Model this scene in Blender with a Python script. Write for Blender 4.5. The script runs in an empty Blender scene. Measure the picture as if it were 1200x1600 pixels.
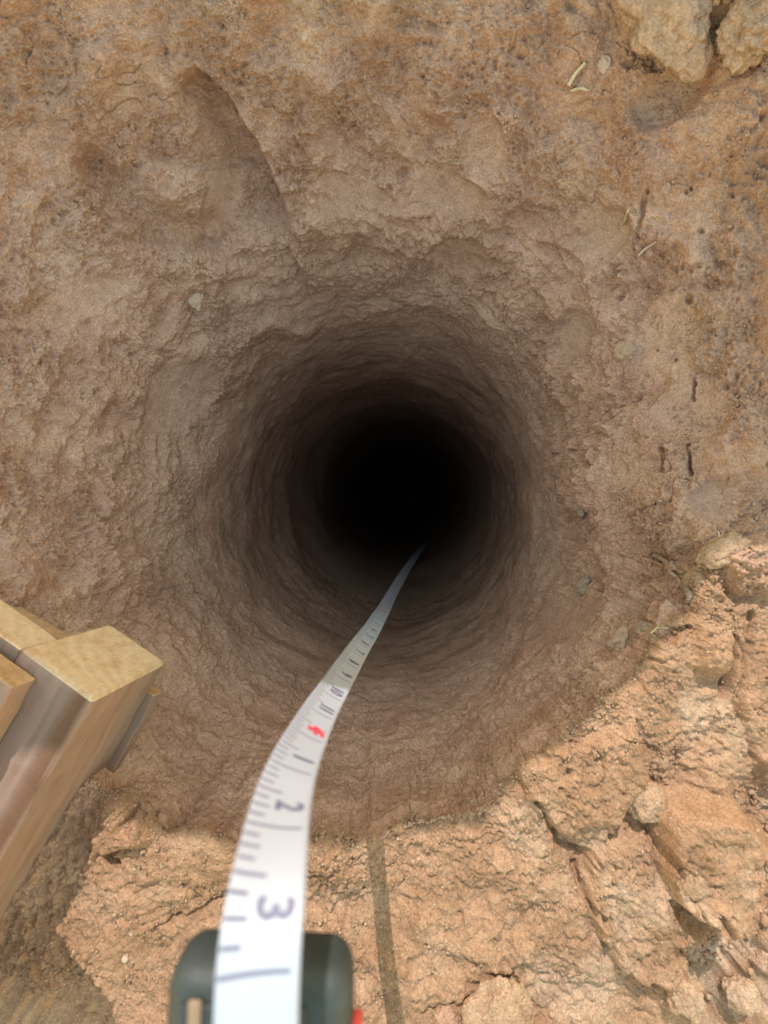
import bpy, math, random
import numpy as np
from mathutils import Vector, Matrix
C = bpy.context.scene.collection
S = bpy.context.scene
rad = math.radians
F = 800.0          # focal length of the photograph in its own pixels
CAM_H = 0.40       # lens height above the rim of the pit (m)

# ------------------------------------------------------------------ camera
cam = bpy.data.cameras.new('camera'); co = bpy.data.objects.new('camera', cam); C.objects.link(co)
co.location = (0, 0, CAM_H); co.rotation_euler = (0, 0, 0)
cam.sensor_fit = 'VERTICAL'; cam.sensor_height = 36; cam.lens = 18
cam.clip_start = 0.01; cam.clip_end = 500
cam.dof.use_dof = True; cam.dof.focus_distance = 0.50; cam.dof.aperture_fstop = 8.0
S.camera = co
# ------------------------------------------------------------------ light
SUN = Vector((0.12, -1.0, -0.76)).normalized()          # the way the light travels
w = bpy.data.worlds.new('World'); S.world = w; w.use_nodes = True
nt = w.node_tree; bg = nt.nodes['Background']
sky = nt.nodes.new('ShaderNodeTexSky'); sky.sky_type = 'NISHITA'; sky.sun_disc = False
sky.sun_elevation = math.asin(-SUN.z); sky.sun_rotation = math.atan2(-SUN.x, -SUN.y)
sky.air_density = 3.9; sky.dust_density = 0.0; sky.ozone_density = 0.0
nt.links.new(sky.outputs[0], bg.inputs[0]); bg.inputs[1].default_value = 0.15
sl = bpy.data.lights.new('sun', 'SUN'); so = bpy.data.objects.new('sun', sl); C.objects.link(so)
sl.energy = 2.0; sl.angle = rad(0.2); sl.color = (1.0, 0.91, 0.82)
so.rotation_euler = SUN.to_track_quat('-Z', 'Y').to_euler(); so.location = (0, 2, 3)
S.view_settings.view_transform = 'Standard'; S.view_settings.look = 'None'
S.view_settings.exposure = 1.20; S.view_settings.gamma = 1
S.render.engine = 'CYCLES'; S.cycles.max_bounces = 8; S.cycles.diffuse_bounces = 6
S.cycles.use_denoising = True

# ------------------------------------------------------------------ noise
def _hash(ix, iy, iz, seed):
    h = (ix.astype(np.uint32)*np.uint32(374761393) + iy.astype(np.uint32)*np.uint32(668265263)
         + iz.astype(np.uint32)*np.uint32(2147483647) + np.uint32(seed*974711 & 0xffffffff))
    h = (h ^ (h >> np.uint32(13)))*np.uint32(1274126177)
    h ^= h >> np.uint32(16); h *= np.uint32(2246822519); h ^= h >> np.uint32(13)
    return h
_G = np.random.default_rng(5).normal(size=(256, 3)).astype(np.float32)
_G /= np.linalg.norm(_G, axis=1)[:, None]
def _perlin(p, seed):
    p = p.astype(np.float32); i = np.floor(p).astype(np.int32); f = p-i
    u = f*f*f*(f*(f*6-15)+10)
    i = i + 100000
    out = []
    for dx in (0, 1):
        for dy in (0, 1):
            for dz in (0, 1):
                g = _G[_hash(i[:, 0]+dx, i[:, 1]+dy, i[:, 2]+dz, seed) & np.uint32(255)]
                out.append(g[:, 0]*(f[:, 0]-dx) + g[:, 1]*(f[:, 1]-dy) + g[:, 2]*(f[:, 2]-dz))
    a, b, c, d, e, f_, g, h = out
    L = lambda a, b, t: a+(b-a)*t
    return L(L(L(a, b, u[:, 2]), L(c, d, u[:, 2]), u[:, 1]), L(L(e, f_, u[:, 2]), L(g, h, u[:, 2]), u[:, 1]), u[:, 0])*1.6
def noise(p, seed=0):
    out = np.empty(len(p), np.float32)
    for a in range(0, len(p), 65536): out[a:a+65536] = _perlin(p[a:a+65536], seed)
    return out
def fbm(p, octs=3, seed=0, gain=.5):
    s = 0; a = 1; t = 0
    for k in range(octs):
        s = s + a*noise(p*(2.03**k)+k*7.3, seed+k); t += a; a *= gain
    return s/t
def billow(p, octs=2, seed=0, gain=.5):          # rounded lumps with sharp creases, about -0.5 .. 0.7
    s = 0; a = 1; t = 0
    for k in range(octs):
        s = s + a*(np.abs(noise(p*(2.1**k)+k*3.1, seed+k))*2-.5); t += a; a *= gain
    return s/t
def sst(x, a, b):
    t = np.clip((x-a)/(b-a), 0, 1); return t*t*(3-2*t)

# ------------------------------------------------------------------ materials
def newmat(name):
    m = bpy.data.materials.new(name); m.use_nodes = True
    n = m.node_tree; b = n.nodes['Principled BSDF']; return m, n, b
def ramp(n, src, stops):
    r = n.nodes.new('ShaderNodeValToRGB'); e = r.color_ramp.elements
    while len(e) < len(stops): e.new(.5)
    for x, (p, c) in zip(e, stops):
        x.position = p; x.color = tuple(c)+(1,) if len(c) == 3 else c
    n.links.new(src, r.inputs[0]); return r.outputs[0]
def ntex(n, scale, detail=4, rough=.55, vec=None, typ='FBM'):
    t = n.nodes.new('ShaderNodeTexNoise'); t.inputs['Scale'].default_value = scale
    t.inputs['Detail'].default_value = detail; t.inputs['Roughness'].default_value = rough
    if vec is not None: n.links.new(vec, t.inputs['Vector'])
    return t.outputs['Fac']
def mix(n, fac, a, b, mode='MIX'):
    m = n.nodes.new('ShaderNodeMix'); m.data_type = 'RGBA'; m.blend_type = mode
    for s, v in ((m.inputs[0], fac), (m.inputs[6], a), (m.inputs[7], b)):
        if isinstance(v, (int, float)): s.default_value = v
        elif isinstance(v, tuple): s.default_value = v+(1,)
        else: n.links.new(v, s)
    return m.outputs[2]
def mathn(n, op, a, b=0.0):
    m = n.nodes.new('ShaderNodeMath'); m.operation = op
    for s, v in ((m.inputs[0], a), (m.inputs[1], b)):
        if isinstance(v, (int, float)): s.default_value = v
        else: n.links.new(v, s)
    return m.outputs[0]
def attr(n, name):
    a = n.nodes.new('ShaderNodeAttribute'); a.attribute_name = name; return a.outputs['Fac']
def bump(n, h, strength, dist, nrm=None):
    b = n.nodes.new('ShaderNodeBump'); b.inputs['Strength'].default_value = strength
    b.inputs['Distance'].default_value = dist; n.links.new(h, b.inputs['Height'])
    if nrm is not None: n.links.new(nrm, b.inputs['Normal'])
    return b.outputs[0]
def soil_material():
    m, n, b = newmat('soil')
    tc = n.nodes.new('ShaderNodeTexCoord').outputs['Object']
    dry = ramp(n, ntex(n, 22, 6, .6, tc), [(.30, (.29, .167, .100)), (.5, (.36, .210, .130)), (.70, (.44, .276, .182))])  # rim earth, darkened to narrow the gap between sun and shade
    shade_lift = ramp(n, ntex(n, 13, 6, .62, tc), [(.30, (.44, .253, .192)), (.5, (.52, .315, .244)), (.70, (.60, .392, .312))])  # pinker pit earth, lightened to put light into the shaded slopes
    c = mix(n, attr(n, 'shade_lift'), dry, shade_lift)
    c = mix(n, mathn(n, 'MULTIPLY', attr(n, 'smear'), .75), c, (.38, .245, .195))
    c = mix(n, attr(n, 'clay'), c, (.33, .31, .31))
    c = mix(n, attr(n, 'pale'), c, (.60, .46, .36))
    c = mix(n, attr(n, 'stain_shade'), c, (.20, .125, .09))
    grain = ramp(n, ntex(n, 560, 4, .75, tc), [(.30, (.62, .59, .56)), (.5, (1, 1, 1)), (.70, (1.32, 1.3, 1.27))])
    mott = ramp(n, ntex(n, 95, 6, .78, tc), [(.34, (.84, .81, .79)), (.5, (1, 1, 1)), (.66, (1.16, 1.15, 1.15))])
    c = mix(n, 1.0, c, mott, 'MULTIPLY')
    c = mix(n, 1.0, c, grain, 'MULTIPLY')
    fleck = ramp(n, ntex(n, 330, 1, .5, tc), [(.70, (0, 0, 0)), (.76, (1, 1, 1))])
    c = mix(n, mathn(n, 'MULTIPLY', fleck, .5), c, (.62, .52, .42))
    n.links.new(c, b.inputs['Base Color']); b.inputs['Roughness'].default_value = .95
    b.inputs['Specular IOR Level'].default_value = .15
    rgh = mathn(n, 'SUBTRACT', 1.0, mathn(n, 'MULTIPLY', attr(n, 'smear'), .7))
    h = mathn(n, 'ADD', ntex(n, 900, 4, .7, tc), mathn(n, 'MULTIPLY', ntex(n, 380, 2, .5, tc), 1.2))
    h = mathn(n, 'MULTIPLY', h, rgh)
    n.links.new(bump(n, h, .9, .0014), b.inputs['Normal'])
    return m
SOIL = soil_material()

# ------------------------------------------------------------------ object helpers
def tag(o, label=None, cat=None, group=None, kind=None):
    for k, v in (('label', label), ('category', cat), ('group', group), ('kind', kind)):
        if v: o[k] = v
    return o
def empty(name, loc, label, cat, group=None):
    o = bpy.data.objects.new(name, None); o.location = loc; o.empty_display_size = .02; C.objects.link(o)
    return tag(o, label, cat, group)
def meshobj(name, V, Fc, mat, parent=None, smooth=True, attrs=None):
    me = bpy.data.meshes.new(name)
    V = np.asarray(V, np.float32); 
    if isinstance(Fc, np.ndarray):
        k = Fc.shape[1]
        me.vertices.add(len(V)); me.vertices.foreach_set('co', V.ravel())
        me.loops.add(Fc.size); me.loops.foreach_set('vertex_index', Fc.ravel().astype(np.int32))
        me.polygons.add(len(Fc)); me.polygons.foreach_set('loop_start', np.arange(0, Fc.size, k, dtype=np.int32))
        me.polygons.foreach_set('loop_total', np.full(len(Fc), k, np.int32))
        me.update(calc_edges=True); me.validate()
    else:
        me.from_pydata([tuple(map(float, v)) for v in V], [], Fc)
    me.polygons.foreach_set('use_smooth', np.full(len(me.polygons), smooth))
    if attrs:
        for k, a in attrs.items():
            at = me.attributes.new(k, 'FLOAT', 'POINT'); at.data.foreach_set('value', np.asarray(a, np.float32))
    me.materials.append(mat)
    o = bpy.data.objects.new(name, me); C.objects.link(o)
    if parent:
        o.parent = parent; o.matrix_parent_inverse = Matrix.Translation(parent.location).inverted()
    return o

# ------------------------------------------------------------------ the pit and the ground round it (one sheet)
CX, CY = 625.0, 770.0
# per bearing: (distance from the pit's axis in photo pixels, depth below the lens) from the shaft's bottom to the ground
BEAR = {
  0:   [(34,6.0),(58,3.2),(88,2.1),(125,1.35),(160,.95),(200,.74),(250,.60),(310,.505),(400,.445),(575,.402),(930,.385)],
  25:  [(34,6.0),(58,3.2),(88,2.1),(125,1.35),(160,.95),(205,.74),(268,.60),(350,.51),(470,.45),(640,.40),(930,.375)],
  45:  [(34,6.0),(58,3.2),(88,2.1),(125,1.35),(162,.95),(212,.75),(285,.61),(380,.53),(520,.46),(760,.40),(960,.375)],
  90:  [(34,6.0),(58,3.2),(88,2.1),(128,1.35),(175,.95),(225,.77),(300,.65),(405,.56),(560,.485),(760,.425),(960,.385)],
  135: [(34,6.0),(58,3.2),(90,2.1),(132,1.35),(190,.95),(255,.76),(355,.635),(480,.56),(640,.50),(850,.44),(1060,.39)],
  180: [(34,6.0),(58,3.2),(90,2.1),(135,1.35),(200,.95),(270,.75),(355,.62),(460,.54),(620,.47),(780,.415),(960,.395)],
  225: [(34,6.0),(58,3.2),(90,2.1),(135,1.35),(203,.95),(278,.74),(380,.60),(500,.50),(630,.420),(655,.404),(960,.400)],
  247: [(34,6.0),(58,3.2),(90,2.1),(135,1.35),(204,.95),(275,.74),(365,.60),(465,.50),(570,.418),(598,.404),(960,.400)],
  270: [(34,6.0),(58,3.2),(90,2.1),(135,1.35),(203,.95),(268,.74),(345,.60),(425,.50),(500,.418),(525,.402),(930,.400)],
  297: [(34,6.0),(58,3.2),(90,2.1),(130,1.35),(190,.95),(248,.74),(315,.60),(385,.49),(442,.418),(468,.400),(930,.398)],
  325: [(34,6.0),(58,3.2),(88,2.1),(127,1.35),(175,.95),(225,.74),(290,.59),(365,.48),(436,.415),(466,.398),(930,.392)],
  345: [(34,6.0),(58,3.2),(88,2.1),(125,1.35),(165,.95),(208,.74),(262,.60),(330,.495),(450,.425),(490,.398),(930,.388)],
}
LIP = [(225,655),(236,637),(244,596),(250,575),(256,560),(262,549),(267,520),(271,500),(277,500),(283,508),(287,498),(290,466),(296,452),(303,452),(309,446),(315,446),(328,456),(339,476),(345,484),(352,560)]
def pchip(xk, Y, x):     # Y: (K, M) values at stations xk, evaluated at x for every column
    h = np.diff(xk)[:, None]; dl = np.diff(Y, axis=0)/h
    m = np.zeros_like(Y)
    s = dl[:-1]*dl[1:] > 0
    hm = np.where(s, 2*dl[:-1]*dl[1:]/np.where(s, dl[:-1]+dl[1:], 1), 0)
    m[1:-1] = hm; m[0] = dl[0]; m[-1] = dl[-1]
    k = np.clip(np.searchsorted(xk, x, side='right')-1, 0, len(xk)-2)
    hh = (xk[k+1]-xk[k]); t = ((x-xk[k])/hh)[:, None]; hh = hh[:, None]
    return ((1+2*t)*(1-t)**2*Y[k] + t*(1-t)**2*hh*m[k] + t*t*(3-2*t)*Y[k+1] + t*t*(t-1)*hh*m[k+1])

NT = 2300
th = np.linspace(0, 360, NT, endpoint=False)
ks = sorted(BEAR); 
tab = np.array([BEAR[k] for k in ks])                                # (K, 10, 2)
xk = np.array([ks[-3]-360, ks[-2]-360, ks[-1]-360]+ks+[ks[0]+360, ks[1]+360, ks[2]+360], float)
tab = np.concatenate([tab[-3:], tab, tab[:3]])
ctl = pchip(xk, tab.reshape(len(xk), -1), th).reshape(NT, 11, 2)      # stations for each bearing
thr = np.radians(th)
circ = np.stack([np.cos(thr), np.sin(thr), 0*thr], 1)
jag = fbm(circ*6, 2, 3)*13 + fbm(circ*19, 2, 6)*11 + fbm(circ*60, 3, 9)*5
lx, ly = np.array(LIP, float).T
w_lip = sst(th, 219, 230)*(1-sst(th, 341, 353))
lipr = np.interp(th, lx, ly)
d8 = lipr + jag*.8 - ctl[:, 8, 0]
for s, k in ((6, .25), (7, .6), (8, 1.0), (9, 1.0)):
    ctl[:, s, 0] += w_lip*d8*k
ctl[:, 9, 0] = ctl[:, 9, 0]*(1-w_lip) + w_lip*(ctl[:, 8, 0]+13+3*fbm(circ*30, 2, 19))
ctl[:, 8, 1] += w_lip*(.412-ctl[:, 8, 1]); ctl[:, 9, 1] += w_lip*(.402-ctl[:, 9, 1])
# beyond the frame, out to the horizon
def st(n, a, b): return list(np.linspace(a, b, n, endpoint=False))
vs = np.array(st(6, 0, 1)+st(12, 1, 2)+st(22, 2, 3)+st(46, 3, 4)+st(80, 4, 5)+st(110, 5, 6)+st(120, 6, 7)+st(150, 7, 8)+st(190, 8, 9)+st(190, 9, 10)+[10.0])
R = pchip(np.arange(11.), ctl[:, :, 0].T, vs); D = pchip(np.arange(11.), ctl[:, :, 1].T, vs)   # (NV, NT)
X = (CX + R*np.cos(thr)-600)/F*D; Y = (800-CY+R*np.sin(thr))/F*D; Z = CAM_H-D
P = np.stack([X, Y, Z], 2)
# outer rings
last = P[-1]
outer = []
for q in (1.06, 1.14, 1.25, 1.4, 1.7, 2.2, 3, 5, 10, 25, 60, 150):
    o = last.copy(); o[:, :2] *= q; o[:, 2] *= max(0, 1-(q-1)*2); outer.append(o)
# floor rings
fl = []
for q in (0.02, .35, .7, .9):
    c = P[0].mean(0); o = c+(P[0]-c)*q; o[:, 2] = P[0][:, 2]-.02; fl.append(o)
P = np.concatenate([np.array(fl), P, np.array(outer)])
NV = len(P)
# normals of the base surface, towards the open air
dT = np.roll(P, -1, 1)-np.roll(P, 1, 1); dV = np.gradient(P, axis=0)
N = np.cross(dV, dT); N /= np.linalg.norm(N, axis=2, keepdims=True)+1e-12
if N[-5, :, 2].mean() < 0: N = -N
for _ in range(3): N = (N+np.roll(N, 1, 1)+np.roll(N, -1, 1)); N /= np.linalg.norm(N, axis=2, keepdims=True)+1e-12
p = P.reshape(-1, 3).astype(np.float32); nrm = N.reshape(-1, 3).astype(np.float32)
dep = CAM_H-p[:, 2]
# bearing of a point seen from the lens: only used to give the features of the pit their places on its wall
U = 600+p[:, 0]/np.maximum(dep, .05)*F; W = 800-p[:, 1]/np.maximum(dep, .05)*F
frame = (np.abs(U-600) < 900) & (np.abs(W-800) < 1100)
wob = fbm(p*30, 2, 77)*9; wob2 = fbm(p*30, 2, 87)*9
Uw = U+wob; Ww = W+wob2
fine = (dep < 1.1) & frame
# sunny rim: outside the lip
rimmask = ((sst(np.repeat(vs, NT), 8.3, 9.0))*np.tile(w_lip, len(vs)))
rim = np.zeros(len(p)); rim[4*NT:4*NT+len(rimmask)] = rimmask
rim[4*NT+len(rimmask):] = 1
def seg(pts, ux, wy):
    best = np.full(len(ux), 1e9); side = np.zeros(len(ux)); along = np.zeros(len(ux)); L = 0
    for (x0, y0), (x1, y1) in zip(pts[:-1], pts[1:]):
        dx, dy = x1-x0, y1-y0; l = math.hypot(dx, dy)
        t = np.clip(((ux-x0)*dx+(wy-y0)*dy)/l/l, 0, 1)
        q = np.hypot(ux-x0-t*dx, wy-y0-t*dy); s = ((ux-x0)*dy-(wy-y0)*dx)/l
        b = q < best; best = np.where(b, q, best); side = np.where(b, np.sign(s)*q, side); along = np.where(b, L+t*l, along); L += l
    return best, side, along/L
def inpoly(pts, ux, wy):
    pts = list(pts); c = np.zeros(len(ux), bool); j = len(pts)-1
    for i in range(len(pts)):
        (xi, yi), (xj, yj) = pts[i], pts[j]
        c ^= ((yi > wy) != (yj > wy)) & (ux < (xj-xi)*(wy-yi)/((yj-yi) or 1e-9)+xi); j = i
    d, _, _ = seg(pts+[pts[0]], ux, wy)
    return np.where(c, d, -d)

H = (.016*fbm(p*4.5, 2, 130)*sst(dep, .5, .8)*(dep < 3)).astype(np.float32) 
I = np.where(fine)[0]; q = p[I]; u, v_ = Uw[I], Ww[I]; dq = dep[I]
wall = sst(dq, .52, .75)                         # 1 well inside the shaft
up = 1-wall
rm = rim[I]
warp = np.stack([fbm(q*14+9, 2, 30), fbm(q*14+33, 2, 31), fbm(q*14+71, 2, 32)], 1)
qw = q+warp*.02
patch = sst(fbm(q*13, 3, 40), -.15, .25)         # where the earth is crumbly rather than cut smooth
h = .021*fbm(q*8, 3, 1)*(.4+.6*up)
h += (.0095+.0085*(1-rm))*fbm(qw*22, 3, 2)*(.3+.8*up)
# uneven ledges left by the digging, longer round the pit than they are high
qs = q*np.array([1, 1, 3.2]); 
h += .0048*billow(qs*17+warp*.6, 2, 12)*(.06+.94*up)*(1-rm)
lump = billow(q*58+warp*.35, 4, 5, .62)
h += (.0050+.003*(1-rm))*lump*(.30+.70*patch)*(.10+.90*up)
h += .0028*fbm(q*150, 2, 7)*(.35+.65*patch)*(.25+.75*up)
h += .0019*fbm(q*340, 2, 14)*(.5+.5*patch)*(.35+.65*up)
# flaking steps: the earth breaks off in plates
t = fbm(qw*17+4, 3, 22)*4; fr = t-np.floor(t); h += .0017*(np.floor(t)+sst(fr, .0, .3))*.8*up*up
# hairline cracks of dry earth
cr = np.abs(fbm(qw*20+13, 3, 50)); cm = sst(fbm(q*9+5, 2, 51), .02, .3)
h += (1+.7*(1-rm))*(.0027*billow(q*105, 2, 110)+.0013*billow(q*250, 2, 111))*(.25+.75*sst(fbm(q*17, 3, 112), -.2, .15))*(.2+.8*up)
calm = np.clip(1-.75*sst(v_, 930, 1060)*(1-rm), 0, 1); h = h*(.35+.65*calm)
h -= .0022*(1-sst(cr, .003, .014))*cm*up*calm*calm
smear = np.zeros(len(I)); pale = np.zeros(len(I)); stain_shade = np.zeros(len(I))
# smooth blade marks cut by the spade: centre, half length, half width, turn, depth
for x, y, a, b, ang, dp in [(1045,150,75,40,-35,.006),(940,370,62,40,-50,.008),(897,522,46,32,-65,.006),(1085,640,70,55,-10,.005),(1122,782,48,36,5,.006),
                            (1040,520,60,75,20,.003),(700,300,70,38,20,.004),(720,400,52,40,10,.004),(880,960,70,42,-30,.004),(760,230,40,60,0,.003),(990,940,40,24,-20,.005),
                            (560,300,70,26,20,.004),(120,470,90,36,-20,.004),(345,320,34,55,10,.004),(280,620,80,50,-50,.004),(990,740,60,20,-25,.003)]:
    c, s = math.cos(rad(ang)), math.sin(rad(ang)); du, dv = u-x, v_-y
    e = np.sqrt(((du*c+dv*s)/a)**2+((-du*s+dv*c)/b)**2); k = 1-sst(e, .72, 1.05)
    big = .0035*fbm(q*14, 2, 60)
    h = h*(1-.82*k)+big*.5*k - 1.9*dp*k*(1-.6*e*e)
    smear = np.maximum(smear, k*(1 if dp > .0045 else .45))
# the long groove of the auger's tooth, upper left
d_, s_, al = seg([(300,95),(345,150),(385,215),(420,290),(452,372)], u, v_)
wd = 26+46*al
g = np.where(s_ > 0, 1-sst(s_, 0, 9+10*al), 1-sst(-s_, wd*.3, wd*2.1))*sst(al, 0, .1)*(1-sst(al, .86, 1.0)*.7)*(d_ < 190)
side_sign = g
h -= .044*g*(.55+.45*np.sin(np.clip(al, 0, 1)*math.pi)); smear = np.maximum(smear, .5*g)
d_, s_, al = seg([(150,262),(205,300),(250,360),(330,372)], u, v_)
h -= .016*(1-sst(d_, 10, 46)); h += .012*(1-sst(np.hypot((u-255)/70, (v_-285)/40), .4, 1.1))
# ledges that overhang, with their shade beneath
for pts, dp, wdt in [([(0,135),(45,160),(92,182),(130,120),(118,60)],.008,26),([(240,70),(262,85),(300,92),(420,100),(560,108)],.004,30),
                 ([(40,420),(130,395),(230,380),(330,398),(430,430),(520,440)],.006,40),([(450,350),(520,322),(590,345),(640,382)],.006,24),
                 ([(640,375),(700,330),(760,372),(860,408),(905,430)],.005,22),
                 ([(960,10),(1030,28),(1085,62),(1098,100)],.011,15),([(1160,40),(1140,80),(1168,108)],.008,12),
                 ([(250,560),(330,520),(430,500),(520,520)],.005,36),([(100,560),(60,640),(40,720)],.004,40)]:
    d_, s_, al = seg(pts, u, v_)
    ef = sst(al, 0, .18)*(1-sst(al, .82, 1)); h += ef*dp*1.5*((1-sst(np.maximum(-s_, 0), 0, wdt*3.0))*sst(-s_, -11, 5) )
# open cracks seen in the photograph
for pts, wdt, dp in [([(930,845),(932,800)],3,.0),([(1035,700),(1038,735)],3,.008),([(1076,695),(1080,742)],3,.009),([(1078,590),(1076,620)],2,.006),
                 ([(910,700),(932,728),(905,705)],4,.007),([(240,1452),(300,1428),(345,1408),(352,1400)],2.2,.005),([(470,1375),(520,1358)],2,.004),
                 ([(1145,1000),(1135,1040),(1128,1085)],5,.010),([(835,1240),(855,1275),(870,1315),(925,1345)],3.5,.006),([(900,1360),(912,1400),(940,1425)],5,.008),
                 ([(1010,300),(1000,345),(985,392)],3,.006),([(1020,392),(1052,420)],3,.004),([(860,1080),(905,1048),(950,1030)],3,.004),
                 ([(1078,1375),(1100,1410),(1150,1412)],4,.008),([(660,1570),(700,1555),(730,1548)],4,.008),([(160,1330),(185,1345)],6,.009),
                 ([(140,1300),(170,1326),(200,1322)],3,.005),([(1020,1300),(1060,1385),(1085,1395)],3,.006),([(1180,960),(1150,1100),(1170,1180)],5,.006),([(1070,980),(1045,1000)],4,.008)]:
    if dp <= 0: continue
    d_, s_, al = seg(pts, U[I]+fbm(q*90, 2, 61)*7, W[I]+fbm(q*90, 2, 62)*7)
    h -= dp*(1-sst(d_, wdt*.4, wdt*1.7))
# pits and small holes
rs = np.random.default_rng(8)
for x, y, r_, dp in [(1075,465,8,.009),(1070,300,4,.006),(1095,360,5,.006),(40,80,8,.006),(272,188,10,.006),(735,690,14,.008),(765,700,12,.006),(930,1175,9,.006),(880,1200,6,.005),
                     (205,1278,10,.006),(238,1278,8,.006),(1195,730,8,.006),(1100,905,8,.006),(925,915,6,.005),(240,1455,5,.004),(1185,190,7,.006)]+\
                    [(rs.uniform(560,1190), rs.uniform(1190,1590), rs.uniform(2,5), rs.uniform(.002,.005)) for _ in range(60)]+[(rs.uniform(950,1190), rs.uniform(200,850), rs.uniform(2,4.5), rs.uniform(.002,.005)) for _ in range(18)]:
    h -= dp*(1-sst(np.hypot(u-x, v_-y), r_*.3, r_*1.3))
jg = fbm(q*60, 2, 63)*12; jg2 = fbm(q*60, 2, 64)*12
# slabs of dry earth lying proud on the sunny side
for pts, hh, edge in [([(1005,1245),(1060,1225),(1130,1240),(1196,1300),(1190,1345),(1150,1380),(1120,1420),(1085,1428),(1062,1400),(1025,1375),(1010,1330)],.034,20),
                  ([(905,1330),(1000,1290),(1040,1400),(1100,1460),(1090,1560),(960,1500),(915,1420)],.014,12),
                  ([(800,1190),(880,1165),(985,1120),(1010,1200),(935,1340),(860,1290),(820,1240)],.011,12),
                  ([(600,1290),(720,1275),(800,1330),(840,1400),(760,1500),(640,1480)],.007,30),
                  ([(120,1290),(170,1245),(225,1270),(245,1295),(215,1330),(150,1345)],.011,30),
                  ([(730,1560),(780,1540),(830,1570),(850,1660),(730,1660)],.008,12),
                  ([(1110,850),(1200,830),(1260,880),(1260,940),(1140,930)],.012,20),([(1080,930),(1120,890),(1150,960),(1140,1040),(1090,1060),(1070,980)],.008,16),
                  ([(990,-60),(1300,-60),(1300,60),(1160,100),(1120,50),(1030,28)],.026,10)]:
    d_ = inpoly(pts, u+jg, v_+jg2); h += hh*sst(d_, -4, edge)
h -= .022*sst(inpoly([(1030,1450),(1120,1450),(1165,1405),(1215,1340),(1300,1340),(1300,1700),(1100,1700)], u+jg, v_+jg2), -6, 44)
# gravelly crumbs, lower right
gr = sst(u+fbm(q*20, 2, 70)*60+.25*(v_-1400), 1120, 1190)*sst(v_, 1180, 1300)
h += gr*(.006*billow(q*95, 2, 71)+.004*billow(q*42, 2, 72)-.004)
gr2 = sst(u, 1060, 1110)*(1-sst(v_, 85, 120)); h += gr2*.006*billow(q*80, 2, 73)
# the rim is crisper and more crumbly
h += .0025*billow(q*75, 2, 74)*rm
H[I] += h
shade_lift = 1-rim*.96
ou, ow = U[I], W[I]
mo = shade_lift[I]
mo -= .30*(1-rm)*sst(ou+fbm(q*12, 3, 80)*160, 960, 1130)*(1-sst(dq, .44, .5))
mo -= .18*(1-rm)*(1-sst(ow+fbm(q*12, 3, 81)*140, 60, 330))
mo -= .15*(1-rm)*sst(fbm(q*10, 3, 82), 0, .3)*(1-sst(dq, .5, .65))
shade_lift[I] = np.clip(mo, 0, 1)
A = {k: np.zeros(len(p), np.float32) for k in ('shade_lift', 'smear', 'pale', 'stain_shade', 'clay')}
A['shade_lift'] = shade_lift.astype(np.float32)
ou_, ow_ = U[I], W[I]
A['smear'][I] = smear
cl = 0
for x, y, a, b in ((735,1250,22,8),):
    cl = np.maximum(cl, 1-sst(np.hypot((ou_-x)/a, (ow_-y)/b)+.6*fbm(q*60, 3, 95), .2, 1.1))
A['clay'][I] = cl*.35
pale = .55*gr2+.35*gr*sst(noise(q*60, 90), 0, .4)+.30*rm*sst(fbm(q*15, 3, 91), .05, .35)*sst(ou, 650, 900)  # upper right corner made paler in place of sunlight
pale += .30*(1-sst(ow, 0, 110))*sst(fbm(q*12, 3, 92), -.1, .2)
A['pale'][I] = np.clip(pale, 0, .7)
A['stain_shade'] += (.78*sst(dep+.10*fbm(p*4, 2, 120), .44, .98)).astype(np.float32)  # darker with depth: the shaft's shade put into the colour
A['stain_shade'][I] = A['stain_shade'][I]*.99+.06*sst(fbm(q*16, 3, 93), .15, .4)*(1-rm)+.35*sst(fbm(q*np.array([1, 1, 4])*12, 3, 94), .1, .4)*wall
coords = p+nrm*H[:, None]
ii = np.arange(NV*NT).reshape(NV, NT); jj = np.roll(ii, -1, 1)
Fq = np.stack([ii[:-1], ii[1:], jj[1:], jj[:-1]], 2).reshape(-1, 4)
# drop the pinched centre: close the floor
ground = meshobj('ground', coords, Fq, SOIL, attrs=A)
tag(ground, kind='structure')
Q = coords.reshape(NV, NT, 3)
GP = coords[I]; GU = 600+GP[:, 0]/(CAM_H-GP[:, 2])*F; GW = 800-GP[:, 1]/(CAM_H-GP[:, 2])*F; GN = nrm[I]
def on_ground(x, y):
    k = np.argmin((GU-x)**2+(GW-y)**2); return Vector(GP[k].tolist()), Vector(GN[k].tolist())

# ------------------------------------------------------------------ unseen mound added beyond the pit, crest shaped to cast its shade
T = 0.76                                            # tangent of the sun's height
edge_px = [(-400,1252),(180,1252),(250,1284),(370,1300),(540,1308),(590,1276),(625,1264),(740,1268),(775,1225),(795,1190),(870,1142),(1000,1015),(1062,935),(1100,858),(1200,850),(1330,760),(1500,560),(1800,200)]
ex = np.array([(a-600)/F*.4 for a, b in edge_px]); ey = np.array([(800-b)/F*.4 for a, b in edge_px])
gx = np.linspace(-2.0, 1.6, 500); gy = np.concatenate([np.linspace(.80, 1.7, 130), np.linspace(1.705, 1.9, 30), np.linspace(1.92, 3.6, 40)])
GX, GY = np.meshgrid(gx, gy, indexing='ij')
YM = 1.7
xs = gx+.12*(YM+.25)
yb = np.interp(xs, ex, ey); xs2 = gx+.12*(YM-yb); yb = np.interp(xs2, ex, ey)
top = (YM-yb)*T
top *= sst(gx, -1.0, -.70)*(1-sst(gx, .34, .64))
prof = np.where(gy < YM, ((gy-.8)/(YM-.8)).clip(0, 1)**.8, 1-sst(gy, YM, 3.4))
GZ = top[:, None]*prof[None, :]+.01-.05*(gy < .81)[None, :]
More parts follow.
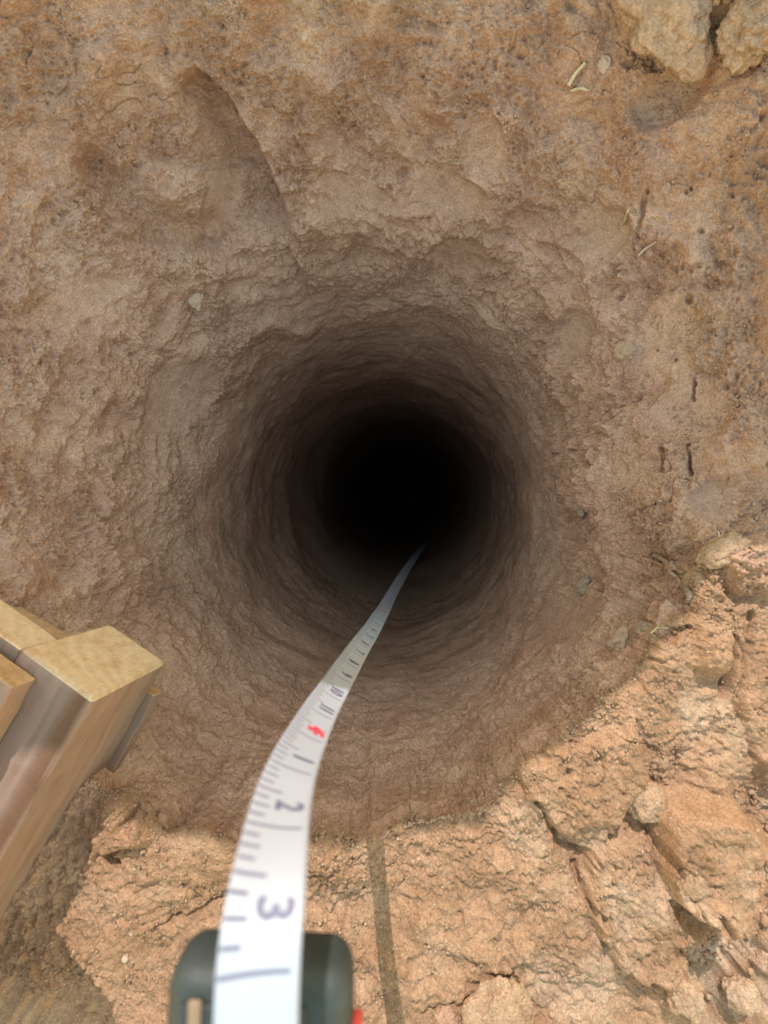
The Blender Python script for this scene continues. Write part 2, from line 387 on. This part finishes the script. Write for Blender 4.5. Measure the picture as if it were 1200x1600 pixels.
pp = np.stack([GX, GY, GZ], 2).reshape(-1, 3)
far = (1-np.exp(-((pp[:, 1]-YM)/.10)**2))*sst(pp[:, 1], .8, 1.0)
hh = far*(.05*fbm(pp*5, 3, 100)+.02*billow(pp*17, 3, 101))
pp = pp+np.stack([0*hh, -hh, hh*.6], 1)
nx, ny = GX.shape; ii = np.arange(nx*ny).reshape(nx, ny)
Fq = np.stack([ii[:-1, :-1], ii[1:, :-1], ii[1:, 1:], ii[:-1, 1:]], 2).reshape(-1, 4)
shade_heap = meshobj('added_shade_heap', pp, Fq, SOIL, attrs={'shade_lift': np.full(len(pp), .25)})
tag(shade_heap, kind='structure')

# ------------------------------------------------------------------ tape measure
def plain(name, col, rough=.5, spec=.5, noise_amt=.12, scale=60, bmp=0.0, bdist=.0005):
    m, n, b = newmat(name)
    tc = n.nodes.new('ShaderNodeTexCoord').outputs['Object']
    c0 = tuple(x*(1-noise_amt) for x in col); c1 = tuple(min(1, x*(1+noise_amt)) for x in col)
    n.links.new(ramp(n, ntex(n, scale, 5, .6, tc), [(.3, c0), (.7, c1)]), b.inputs['Base Color'])
    b.inputs['Roughness'].default_value = rough; b.inputs['Specular IOR Level'].default_value = spec
    if bmp: n.links.new(bump(n, ntex(n, scale*6, 4, .6, tc), bmp, bdist), b.inputs['Normal'])
    return m
BLADE = plain('tape_enamel', (.43, .45, .55), .42, .4, .03, 40)
INK = plain('tape_ink', (.15, .15, .24), .5, .3, .1)
RED = plain('tape_red_ink', (.75, .06, .10), .5, .3, .05)
RUBBER = plain('case_rubber', (.036, .045, .047), .55, .4, .25, 90, .3)
CASEP = plain('case_plastic', (.030, .036, .038), .35, .5, .2, 70)
REDP = plain('case_red_plastic', (.42, .05, .04), .45, .5, .1)
BRASS = plain('case_tan_label', (.26, .18, .12), .5, .4, .1)
MK = {3:(413,1405),2:(438,1262),1:(463,1185),0:(485,1140),-1:(503,1106),-2:(520,1079),-3:(536,1052),-4:(548,1033),-5:(558,1017),-6:(567,1003.5),-7:(574.5,993),-8:(581,983),-9:(586.5,974),-10:(591,966),-11:(595,959.5),-12:(598.5,954),-13:(601.5,948.5),
      -14:(604,943.5),-15:(606.5,939)}
UNIT, TW = .034, .016
def ray(x, y): return np.array([(x-600)/F, (800-y)/F, -1.0])
pts = [ray(*MK[3])*.104]
marks = [3]
for k in range(2, -16, -1):
    r_ = ray(*MK[k]); a = pts[-1]; A_, B_, C_ = r_@r_, -2*r_@a, a@a-UNIT**2
    t = (-B_+math.sqrt(max(0, B_*B_-4*A_*C_)))/(2*A_); pts.append(r_*t); marks.append(k)
dl = -pts[-1][2]
for (x, y), d in (((614,925),dl*1.15),((628,901),dl*1.38),((640,882),dl*1.65),((652,865),dl*2.0),((666,847),dl*2.7)): pts.append(ray(x, y)*d)
pre = [ray(402,1500)*.0990, ray(400,1590)*.0985, ray(402,1690)*.1005, ray(404,1760)*.105]
pts = pre[::-1]+pts; i3 = len(pre)
pts = np.array(pts)+np.array([0, 0, CAM_H])
# smooth curve through the points, by arc length
sl_ = np.concatenate([[0], np.cumsum(np.linalg.norm(np.diff(pts, axis=0), axis=1))])
NS = 1500; ss = np.concatenate([np.linspace(0, sl_[i3+18], 1100, endpoint=False), np.linspace(sl_[i3+18], sl_[-1], 400)])
cen = pchip(sl_, pts, ss)
for _ in range(500): cen[1:-1] = (cen[:-2]+2*cen[1:-1]+cen[2:])/4
arc = np.concatenate([[0], np.cumsum(np.linalg.norm(np.diff(cen, axis=0), axis=1))])
S3 = np.interp(sl_[i3], ss, arc)
tan = np.gradient(cen, axis=0); tan /= np.linalg.norm(tan, axis=1)[:, None]
view = cen-np.array([0, 0, CAM_H]); 
wv = np.cross(tan, view); wv /= np.linalg.norm(wv, axis=1)[:, None]            # across the blade
if wv[200, 0] < 0: wv = -wv
for _ in range(40): wv[1:-1] = (wv[:-2]+2*wv[1:-1]+wv[2:])/4
wv /= np.linalg.norm(wv, axis=1)[:, None]
fn = np.cross(wv, tan); fn *= np.sign(-(fn*view).sum(1))[:, None]               # printed face, towards the lens
def blade_pt(s, x, lift=0.0):     # s along, x across (-1..1)
    c = np.array([np.interp(s, arc, cen[:, k]) for k in range(3)]).T; a = np.array([np.interp(s, arc, wv[:, k]) for k in range(3)]).T
    f = np.array([np.interp(s, arc, fn[:, k]) for k in range(3)]).T
    x = np.asarray(x, float)[..., None]
    return c+a*x*TW/2+f*(x*x*.0007+lift)
tape = empty('tape_measure', (float(cen[0][0]), float(cen[0][1]), float(cen[0][2])), 'steel tape measure with white blade let down into the dark shaft', 'tape measure')
XA = np.linspace(-1, 1, 13)
V = np.concatenate([[blade_pt(s, XA), blade_pt(s, XA, -.00015)] for s in arc]).reshape(len(arc), 2, 13, 3)
idx = np.arange(V.size//3).reshape(len(arc), 2, 13); Fs = []
for a in range(len(arc)-1):
    for k in range(12):
        Fs.append((idx[a, 0, k], idx[a, 0, k+1], idx[a+1, 0, k+1], idx[a+1, 0, k]))
        Fs.append((idx[a, 1, k+1], idx[a, 1, k], idx[a+1, 1, k], idx[a+1, 1, k+1]))
    Fs.append((idx[a, 0, 0], idx[a+1, 0, 0], idx[a+1, 1, 0], idx[a, 1, 0])); Fs.append((idx[a, 0, 12], idx[a, 1, 12], idx[a+1, 1, 12], idx[a+1, 0, 12]))
blade = meshobj('blade', V.reshape(-1, 3), np.array(Fs), BLADE, tape)
def child(name, V, Fc, mat, parent):
    o = meshobj(name, V, Fc, mat, None); o.parent = parent; o.matrix_parent_inverse = parent.matrix_parent_inverse.copy() if False else Matrix.Identity(4)
    return o
# marks: s grows away from the case; figures count up towards the case
def quad_strip(s0, s1, x0, x1, VV, FF):
    b = len(VV); n_ = max(2, int(abs(x1-x0)*8)+1)
    for x in np.linspace(x0, x1, n_):
        VV.append(blade_pt(s0, x, .00006)); VV.append(blade_pt(s1, x, .00006))
    for k in range(n_-1): FF.append((b+2*k, b+2*k+2, b+2*k+3, b+2*k+1))
VV, FF = [], []
smax = arc[-1]-.7*0-.02
nmin = -int((smax-S3)/UNIT)
smin = S3-4.3*UNIT
# the long line that closes each unit lies just on the case side of its figure
for n_ in range(nmin, 5):
    base = S3-(n_-3)*UNIT-.30*UNIT
    if base < .01: continue
    for k in range(8):
        s = base+k*UNIT/8; L_ = {4: .9}.get(k, .58 if k % 2 == 0 else .50)
        if s < .005 or s > smax: continue
        wdt = .0009
        x1 = -.97+L_*1.0 if k else -.97+1.75
        if base > S3+16*UNIT and k % 4: continue
        quad_strip(s-wdt/2, s+wdt/2, -.97, x1, VV, FF)
inkobj_V, inkobj_F = VV, FF
def glyphs(txt, s_mid, size, xc, VV, FF):
    cu = bpy.data.curves.new('t', 'FONT'); cu.body = txt; cu.size = size; cu.align_x = 'CENTER'; cu.align_y = 'CENTER'; cu.resolution_u = 3; cu.offset = size*.018
    o = bpy.data.objects.new('t', cu); C.objects.link(o)
    dg = bpy.context.evaluated_depsgraph_get(); me = bpy.data.meshes.new_from_object(o.evaluated_get(dg))
    b = len(VV)
    for v in me.vertices:                        # glyph right -> towards the case, glyph up -> away from the ticks
        VV.append(blade_pt(s_mid-v.co.x, xc+v.co.y/(TW/2), .00032))
    for f in me.polygons: FF.append(tuple(b+i for i in f.vertices))
    bpy.data.objects.remove(o); bpy.data.meshes.remove(me); bpy.data.curves.remove(cu)
reds = []; nums = []
for n_ in range(max(nmin, -40), 5):
    s = S3-(n_-3)*UNIT
    if s < .01: continue
    m12 = n_ % 12
    if m12 == 0:
        RV, RF = [], []; glyphs('%dF' % (4+n_//12) if 4+n_//12 > 0 else '1F', s, .0105, .22, RV, RF)
        reds.append((RV, RF))
    else:
        NVt, NFt = [], []; glyphs(str(m12), s, .0105, .22, NVt, NFt); nums.append((NVt, NFt))
o = meshobj('graduation_marks', np.array(VV), FF, INK, None); o.parent = blade
for a_, b_ in nums:
    o2 = meshobj('numeral', np.array(a_), b_, INK, None); o2.parent = blade
for RV, RF in reds:
    o2 = meshobj('foot_mark', np.array(RV), RF, RED, None); o2.parent = blade
# blade verts are in world space, moved by its parent inverse: its children share that space
# case
import bmesh
def rbox(name, cx, cy, cz, sx, sy, sz, bev, mat, parent, segs=4, rot=None, taper=0):
    bm = bmesh.new(); bmesh.ops.create_cube(bm, size=1)
    for v in bm.verts:
        k = 1-taper*(v.co.y+.5)
        v.co = Vector((v.co.x*sx*k, v.co.y*sy, v.co.z*sz))
    bmesh.ops.bevel(bm, geom=bm.edges[:]+bm.verts[:], offset=bev, segments=segs, affect='EDGES', profile=.5)
    if rot: bmesh.ops.rotate(bm, cent=(0, 0, 0), matrix=rot, verts=bm.verts)
    bmesh.ops.translate(bm, vec=(cx, cy, cz), verts=bm.verts)
    me = bpy.data.meshes.new(name); bm.to_mesh(me); bm.free()
    for f in me.polygons: f.use_smooth = True
    me.materials.append(mat); o = bpy.data.objects.new(name, me); C.objects.link(o)
    if parent: o.parent = parent; o.matrix_parent_inverse = Matrix.Translation(parent.location).inverted()
    return o
def W3(x, y, d): return np.array([(x-600)/F*d, (800-y)/F*d, CAM_H-d])
# body: top face at d=.118; upper edge at image row ~1450
x0, x1, y1, zt, th_ = -.0555, -.0065, -.1085, CAM_H-.119, .018
cw = x1-x0; cx = (x0+x1)/2
tilt = Matrix.Rotation(rad(-2), 3, 'Z')
body = rbox('case', cx, y1-.040, zt-th_/2, cw, .08, th_, .0065, RUBBER, tape, 5, tilt, .10)
rbox('mouth_plate', cx-.002, y1-.0190, zt+.0002, cw*.60, .026, .0012, .0005, CASEP, tape, 2, tilt)
rbox('belt_clip', x0+cw*.24, y1-.010, zt+.0010, .0030, .012, .0012, .0005, BRASS, tape, 2, tilt)
rbox('side_trim', x1-.0010, y1-.041, zt-.006, .0026, .050, .008, .0009, REDP, tape, 2, tilt)
rbox('blade_hood', cx, y1-.062, zt+.009, cw*.75, .026, .019, .004, CASEP, tape, 3, tilt)

# ------------------------------------------------------------------ timbers nailed together, lying across the left edge of the pit
def wood_material(name, ax, fresh, grey, endc, rough=.8, band=None):
    m, n, b = newmat(name)
    geo = n.nodes.new('ShaderNodeNewGeometry'); tc = n.nodes.new('ShaderNodeTexCoord').outputs['Object']
    # coordinates along/across the grain
    along = n.nodes.new('ShaderNodeVectorMath'); along.operation = 'DOT_PRODUCT'; along.inputs[1].default_value = ax; n.links.new(tc, along.inputs[0])
    sc = n.nodes.new('ShaderNodeVectorMath'); sc.operation = 'SCALE'; sc.inputs[0].default_value = ax; n.links.new(mathn(n, 'MULTIPLY', along.outputs['Value'], -.93), sc.inputs['Scale'])
    st_ = n.nodes.new('ShaderNodeVectorMath'); st_.operation = 'ADD'; n.links.new(tc, st_.inputs[0]); n.links.new(sc.outputs[0], st_.inputs[1])
    g1 = ntex(n, 160, 5, .6, st_.outputs[0]); g2 = ntex(n, 45, 4, .6, st_.outputs[0]); bl = ntex(n, 28, 4, .6, tc)
    side = ramp(n, mathn(n, 'ADD', mathn(n, 'MULTIPLY', g1, .5), mathn(n, 'MULTIPLY', g2, .5)), [(.35, tuple(x*.72 for x in fresh)), (.52, fresh), (.66, tuple(min(1, x*1.18) for x in fresh))])
    side = mix(n, ramp(n, bl, [(.42, (0, 0, 0)), (.68, (.75, .75, .75))]), side, grey)
    if band is not None:      # dark brown band running along the beam's upper edge
        bo, bv = band
        d1 = n.nodes.new('ShaderNodeVectorMath'); d1.operation = 'DOT_PRODUCT'; d1.inputs[1].default_value = tuple(bv); n.links.new(tc, d1.inputs[0])
        dd = mathn(n, 'ADD', mathn(n, 'SUBTRACT', d1.outputs['Value'], float(np.dot(bo, bv))), mathn(n, 'MULTIPLY', mathn(n, 'SUBTRACT', g2, .5), .012))
        side = mix(n, ramp(n, mathn(n, 'MULTIPLY', dd, 20.0), [(.03, (0, 0, 0)), (.09, (.85, .85, .85)), (.20, (.75, .75, .75)), (.36, (0, 0, 0))]), side, (.13, .062, .032))
    wv_ = n.nodes.new('ShaderNodeTexWave'); wv_.wave_type = 'RINGS'; wv_.inputs['Scale'].default_value = 42; wv_.inputs['Distortion'].default_value = 2.5; wv_.inputs['Detail'].default_value = 3; n.links.new(st_.outputs[0], wv_.inputs['Vector'])
    end = ramp(n, mathn(n, 'ADD', mathn(n, 'MULTIPLY', wv_.outputs['Fac'], .09), mathn(n, 'MULTIPLY', ntex(n, 240, 6, .8, tc), .91)), [(.25, tuple(x*.68 for x in endc)), (.5, endc), (.75, tuple(min(1, x*1.2) for x in endc))])
    end = mix(n, ramp(n, ntex(n, 48, 5, .7, tc), [(.50, (0, 0, 0)), (.68, (.55, .55, .55))]), end, (endc[0]*.72, endc[1]*.52, endc[2]*.35))
    dn = n.nodes.new('ShaderNodeVectorMath'); dn.operation = 'DOT_PRODUCT'; dn.inputs[1].default_value = ax; n.links.new(geo.outputs['True Normal'], dn.inputs[0])
    isend = ramp(n, mathn(n, 'ABSOLUTE', dn.outputs['Value']), [(.55, (0, 0, 0)), (.75, (1, 1, 1))])
    n.links.new(mix(n, isend, side, end), b.inputs['Base Color']); b.inputs['Roughness'].default_value = rough; b.inputs['Specular IOR Level'].default_value = .2
    n.links.new(bump(n, mathn(n, 'ADD', g1, ntex(n, 400, 3, .6, tc)), .5, .0008), b.inputs['Normal'])
    return m
d0 = .334
rr = lambda x, y: np.array([(x-600)/F, (800-y)/F, -1.0])
E4 = rr(145, 1093)*d0
U_ = np.array([.03315046, -.0061343, -.26769122])*d0        # height of the beam's side
V_ = np.array([-.15512276, .09431896, -.02133723])*d0       # width of its top
A_ = np.array([-.19366912, -.32246861, -.01655883]); A_ /= np.linalg.norm(A_)
U_n = U_/np.linalg.norm(U_); V_n = V_-(V_@A_)*A_; V_n /= np.linalg.norm(V_n); hU = np.linalg.norm(U_); wV = np.linalg.norm(V_)
O_ = E4+np.array([0, 0, CAM_H])
AX = tuple(float(x) for x in A_)
BEAM = wood_material('weathered_timber', AX, (.29, .190, .160), (.27, .195, .17), (.72, .53, .38), band=(O_, V_n))
BOARD = wood_material('reddish_board', AX, (.33, .205, .16), (.28, .195, .165), (.55, .36, .22))
def timber(name, o, a0, a1, v0, v1, u0, u1, mat, parent, bev=.0022, skew=0.0, dirA=None):
    a_ = dirA if dirA is not None else A_
    bm = bmesh.new(); vs_ = []
    for a in (a0, a1):
        for v in (v0, v1):
            for u in (u0, u1):
                aa = a+(skew*(v-v0)/(v1-v0) if a == a0 else 0)
                vs_.append(bm.verts.new(o+a_*aa+V_n*v+U_n*u))
    for f in ((0, 1, 3, 2), (4, 6, 7, 5), (0, 4, 5, 1), (2, 3, 7, 6), (0, 2, 6, 4), (1, 5, 7, 3)): bm.faces.new([vs_[i] for i in f])
    bmesh.ops.recalc_face_normals(bm, faces=bm.faces)
    bmesh.ops.subdivide_edges(bm, edges=[e for e in bm.edges if abs((e.verts[0].co-e.verts[1].co).length-(a1-a0)) < .012+abs(skew)], cuts=60, use_grid_fill=True)
    bmesh.ops.bevel(bm, geom=[e for e in bm.edges if e.calc_face_angle(0) > .8], offset=bev, segments=3, affect='EDGES', profile=.6)
    import mathutils
    for v in bm.verts:
        c = v.co*55; nz = mathutils.noise.noise(c)*.0016+mathutils.noise.noise(v.co*18)*.0020+mathutils.noise.noise(v.co*210)*.0007
        v.co += Vector((V_n*nz).tolist())+Vector((U_n*nz*.7).tolist())
    me = bpy.data.meshes.new(name); bm.to_mesh(me); bm.free(); me.materials.append(mat)
    o_ = bpy.data.objects.new(name, me); C.objects.link(o_); o_.parent = parent; o_.matrix_parent_inverse = Matrix.Translation(parent.location).inverted()
    return o_
O = E4+np.array([0, 0, CAM_H])
tb = O+A_*.2+U_n*hU
frame_ = empty('nailed_timbers', (float(tb[0]), float(tb[1]), float(tb[2])), 'sawn timber beam nailed to boards, jutting over the left edge of the pit', 'timber')
timber('beam', O, 0, .75, 0, wV, 0, hU, BEAM, frame_, .0052)
def face_at(x, y, u):      # where the line of sight meets the plane u = const of the timbers
    r_ = rr(x, y); o_ = np.array([0, 0, CAM_H]); t = ((O-o_)@U_n+u)/(r_@U_n); k = o_+r_*t-O; return k@A_, k@V_n
aL, vL = face_at(-60, 905, hU+.001); aR, vR = face_at(243, 1090, hU+.001)
timber('under_board', O, aR, .75, vR, vL, hU+.0006, hU+.013, BOARD, frame_, .0015, aL-aR)
timber('side_board', O, .004, .75, wV+.0006, wV+.07, .004, hU*.42, BEAM, frame_, .0025)
timber('top_board', O, .010, .75, wV*.66, wV+.05, -.020, -.0005, BOARD, frame_, .0020, .0)
# unseen board added off to the left to cast the lower-left shadow
bm_o = np.array([-.36, -.30, .03])
def slab(name, c0, c1, wdir, wd_, thk, mat, parent):
    c0, c1, wdir = map(lambda v: np.array(v, float), (c0, c1, wdir)); ax = c1-c0; L = np.linalg.norm(ax); ax /= L
    wdir -= (wdir@ax)*ax; wdir /= np.linalg.norm(wdir); nn = np.cross(ax, wdir)
    bm = bmesh.new(); bmesh.ops.create_cube(bm, size=1)
    for v in bm.verts: v.co = Vector(((c0+c1)/2+ax*v.co.x*L+wdir*v.co.y*wd_+nn*v.co.z*thk).tolist())
    bmesh.ops.bevel(bm, geom=bm.edges[:], offset=.002, segments=2, affect='EDGES')
    me = bpy.data.meshes.new(name); bm.to_mesh(me); bm.free(); me.materials.append(mat)
    o_ = bpy.data.objects.new(name, me); C.objects.link(o_); o_.parent = parent; o_.matrix_parent_inverse = Matrix.Translation(parent.location).inverted()
slab('shadow_board', (-.385, -.25, .01), (-.25, -.205, .215), (.1, 1, 0), .16, .02, BOARD, frame_)

# ------------------------------------------------------------------ stones, clods, straws and roots, one object each
def ico_lump(seed, sub=4, rough=.25, freq=1.6, flat=1.0):
    bm = bmesh.new(); bmesh.ops.create_icosphere(bm, subdivisions=sub, radius=1)
    V = np.array([v.co[:] for v in bm.verts], np.float32); Fc = [tuple(v.index for v in f.verts) for f in bm.faces]; bm.free()
    k = 1+rough*fbm(V*freq+seed*3.7, 3, 200+seed)*2+rough*.35*billow(V*freq*3+seed, 2, 230+seed)
    k = k+(.05*billow(V*9+seed, 3, 260+seed, .6) if sub > 3 else 0)*(rough/.25)
    V = V*k[:, None]; V[:, 2] *= flat
    return V, np.array(Fc)
STONE = plain('pale_stone', (.40, .27, .20), .9, .2, .2, 160, .6)
WHITE = plain('whitish_stone', (.50, .37, .30), .85, .2, .12, 200, .5)
STRAW = plain('dry_straw', (.56, .45, .31), .8, .2, .25, 220, .4)
ROOTM = plain('root_bark', (.33, .24, .19), .9, .2, .3, 300, .6)
def lump(name, x, y, rpx, label, cat, mat, group=None, flat=.7, ax=1.0, turn=0, seed=0, sink=.35, rough=.25, soil=None):
    P0, N0 = on_ground(x, y); d = CAM_H-P0.z; r_ = rpx/F*d
    V, Fc = ico_lump(seed, 5, rough, 1.3, flat); V[:, 0] *= ax
    c, s = math.cos(rad(turn)), math.sin(rad(turn)); V[:, :2] = V[:, :2]@np.array([[c, s], [-s, c]])
    M = N0.to_track_quat('Z', 'Y').to_matrix(); V = (V*r_)@np.array(M).T
    at = None
    if soil is not None: at = {'shade_lift': np.full(len(V), soil[0]), 'pale': np.full(len(V), soil[1])}
    o = meshobj(name, V, Fc, mat, attrs=at); o.location = P0+N0*(r_*flat*(1-2*sink)*.8)
    return tag(o, label, cat, group)
lump('pebble', 306, 466, 10, 'small whitish pebble set in the shaded wall above left of the shaft', 'pebble', WHITE, ax=1.5, turn=35, seed=1)
lump('pebble', 977, 549, 15, 'pale grey stone stuck in the right wall below the two straws', 'pebble', STONE, ax=1.3, turn=70, seed=2)
lump('pebble', 195, 1497, 5, 'tiny white chip on sunlit ground near the lower left shadow edge', 'pebble', WHITE, seed=6)
lump('pebble', 916, 912, 13, 'knobbly grey stone on the right wall, left of the roots at the rim', 'pebble', ROOTM, ax=1.4, turn=0, seed=8)
lump('pebble', 972, 998, 20, 'grey stone at the right edge of the pit with rootlets round it', 'stone', STONE, ax=1.2, turn=10, seed=9)
lump('pebble', 1008, 985, 14, 'brownish stone touching the grey stone at the right edge of the pit', 'stone', ROOTM, ax=1.4, turn=60, seed=10)
lump('pebble', 944, 103, 9, 'whitish chip beside the thick straw at the upper right', 'pebble', WHITE, ax=1.5, turn=-30, seed=11)
lump('pebble', 910, 798, 9, 'small dark stone high on the right wall, above the knobbly grey stone', 'pebble', ROOTM, ax=1.3, turn=-30, seed=13)
DRY = (0.0, .18)
lump('earth_clod', 1005, 1248, 26, 'sunlit clod with a shaded hollow beneath, above left of the big slab', 'clod', SOIL, flat=.8, ax=1.15, turn=-25, seed=14, sink=.12, soil=(0, .25))
lump('earth_clod', 1066, 1546, 27, 'round pale clod on the lower right slope above the bottom edge', 'clod', SOIL, flat=.85, seed=15, sink=.18, soil=(0, .3))
lump('earth_clod', 1148, 1542, 25, 'whitish rounded clod among the gravel near the lower right corner', 'clod', SOIL, flat=.85, seed=16, sink=.12, soil=(0, .4))
lump('earth_clod', 1186, 1482, 18, 'reddish clod at the right edge above the whitish rounded clod', 'clod', SOIL, flat=.9, seed=17, soil=(.3, .2))
lump('earth_clod', 778, 1592, 52, 'large flat clod cut off by the bottom edge right of the strip shadow', 'clod', SOIL, flat=.35, ax=1.2, turn=10, seed=18, sink=.2, soil=DRY)
lump('earth_clod', 700, 1592, 22, 'brown clod in a dark hollow beside the large flat clod at the bottom', 'clod', SOIL, flat=.6, seed=19, soil=(.5, 0))
lump('earth_clod', 1086, 1382, 22, 'pale knob standing on the big slab at the lower right', 'clod', SOIL, flat=.6, seed=20, soil=(0, .15))
lump('earth_clod', 1040, 8, 58, 'long pale clod lying on the rim at the upper right', 'clod', SOIL, flat=.36, ax=1.6, turn=-22, seed=21, sink=.45, rough=.4, soil=(.3, .25))
lump('earth_clod', 1180, 48, 44, 'crumbly whitish clod in the upper right corner', 'clod', SOIL, flat=.6, ax=1.0, turn=60, seed=22, sink=.42, rough=.45, soil=(.2, .3))
lump('earth_clod', 1128, 862, 22, 'yellow clod at the tip where sunlight meets shade on the right', 'clod', SOIL, flat=.6, ax=1.5, turn=-30, seed=24, soil=(0, .3))
lump('earth_clod', 1090, 905, 20, 'small yellow clod on the right rim just below the sunlit tip', 'clod', SOIL, flat=.7, seed=25, soil=(0, .25))
def stick(name, pxs, r0, r1, label, cat, mat, group=None, lift=2.0, seed=0):
    pts_ = []
    for k, (x, y) in enumerate(pxs):
        P0, N0 = on_ground(x, y); pts_.append(np.array(P0+N0*(r0/F*(CAM_H-P0.z))*lift))
    pts_ = np.array(pts_); kk = np.arange(len(pts_), dtype=float); t = np.linspace(0, len(pts_)-1, 8*len(pts_))
    c = pchip(kk, pts_, t) if len(pts_) > 2 else np.array([np.interp(t, kk, pts_[:, j]) for j in range(3)]).T
    c = c+np.stack([noise(np.stack([t*2, 0*t+j*9.1, 0*t+seed], 1), 300+j) for j in range(3)], 1)*.0008
    d = CAM_H-c[:, 2].mean(); tn = np.gradient(c, axis=0); tn /= np.linalg.norm(tn, axis=1)[:, None]
    a = np.cross(tn, [0, 0, 1.]); a /= np.linalg.norm(a, axis=1)[:, None]; b = np.cross(tn, a)
    V, Fc = [], []
    for i in range(len(c)):
        rr_ = (r0+(r1-r0)*i/(len(c)-1))/F*d
        for k in range(8):
            ang = k*math.pi/4; V.append(c[i]+(a[i]*math.cos(ang)+b[i]*math.sin(ang))*rr_*(1+.2*math.sin(i*2.1+k)))
    for i in range(len(c)-1):
        for k in range(8): Fc.append((i*8+k, i*8+(k+1) % 8, i*8+8+(k+1) % 8, i*8+8+k))
    Fc.append(tuple(range(8))[::-1]); Fc.append(tuple((len(c)-1)*8+k for k in range(8)))
    return tag(meshobj(name, np.array(V), Fc, mat), label, cat, group)
stick('straw', [(888,134),(900,116),(914,98)], 3.6, 2.2, 'thick pale straw lying on the slope at the upper right', 'straw', STRAW)
stick('straw', [(893,142),(908,139),(922,142)], 2.4, 1.8, 'short flat bit of straw just below the thick straw', 'straw', STRAW)
stick('straw', [(998,399),(1012,388),(1025,378)], 2.2, 1.6, 'thin white straw on the crumbly earth of the right slope', 'straw', WHITE)
stick('straw', [(986,322),(980,334),(976,348)], 1.6, 1.2, 'fine bit of straw above the thin white one', 'straw', STRAW)
stick('root', [(1026,868),(1040,880),(1052,893),(1064,908),(1072,920)], 4.2, 2.6, 'pale root poking from the right wall below the sunlit tip', 'root', ROOTM, lift=1.2)
stick('root', [(1072,920),(1080,934),(1078,950)], 6.0, 3.0, 'knotted grey root end at the rim below the pale root', 'root', ROOTM, lift=1.0)
stick('root', [(953,975),(964,984),(975,993)], 1.8, 1.2, 'thin pale rootlet over the grey stone at the right edge', 'root', STRAW)
stick('root', [(1052,978),(1040,985),(1030,984),(1018,992)], 1.6, 1.2, 'thin rootlet lying above the brownish stone at the right edge', 'root', STRAW)
stick('root', [(1122,832),(1125,842),(1130,850)], 1.2, .8, 'tiny upright rootlet on the sunlit tip at the right', 'root', STRAW)
stick('root', [(1000,345),(990,330),(982,340),(975,352)], 1.4, 1.0, 'curled rootlet in the crack right of the smooth blade mark', 'root', ROOTM)

# ------------------------------------------------------------------ crumbs of earth scattered on the ground (uncountable)
rs = np.random.default_rng(21)
lv, lf = ico_lump(40, 2, .35, 1.6, .8); lv2, _ = ico_lump(41, 2, .35, 1.6, .8); lv3, _ = ico_lump(42, 2, .4, 1.6, .6)
inside = (GU > -60) & (GU < 1260) & (GW > -60) & (GW < 1660)
RI = rim[I]
wgt = inside*((1.3*patch+.2)+RI*1.2+7*gr+3*gr2)*(CAM_H-GP[:, 2] < .62)
wgt = wgt*(.15+sst(fbm(GP.astype(np.float32)*22, 2, 301), -.1, .3))
wgt[(CAM_H-GP[:, 2]) > .5] *= .15
wgt = wgt/wgt.sum()
NCR = 15000; pick = rs.choice(len(GP), NCR, p=wgt)
VV, FF, AM, AP = [], [], [], []
for k, g in enumerate(pick):
    bv = (lv, lv2, lv3)[k % 3]; big = 1+3.4*gr[g]*rs.random()+1.6*gr2[g]
    size = (.0005+.0011*rs.random()**3)*big
    q4 = rs.normal(size=4); q4 /= np.linalg.norm(q4); a, b, c, d = q4
    Mx = np.array([[1-2*(c*c+d*d), 2*(b*c-a*d), 2*(b*d+a*c)], [2*(b*c+a*d), 1-2*(b*b+d*d), 2*(c*d-a*b)], [2*(b*d-a*c), 2*(c*d+a*b), 1-2*(b*b+c*c)]])
    VV.append((bv*size*rs.uniform(.7, 1.3, 3))@Mx.T+GP[g]+GN[g]*size*.45); FF.append(lf+k*len(bv))
    AM.append(np.full(len(bv), shade_lift[I][g]*.9)); AP.append(np.full(len(bv), rs.random()**2*.4+.2*gr2[g]))
cr_ = meshobj('soil_crumbs', np.concatenate(VV), np.concatenate(FF), SOIL, attrs={'shade_lift': np.concatenate(AM), 'pale': np.concatenate(AP)})
tag(cr_, kind='stuff', label='loose crumbs of dry earth and grit scattered over the ground')
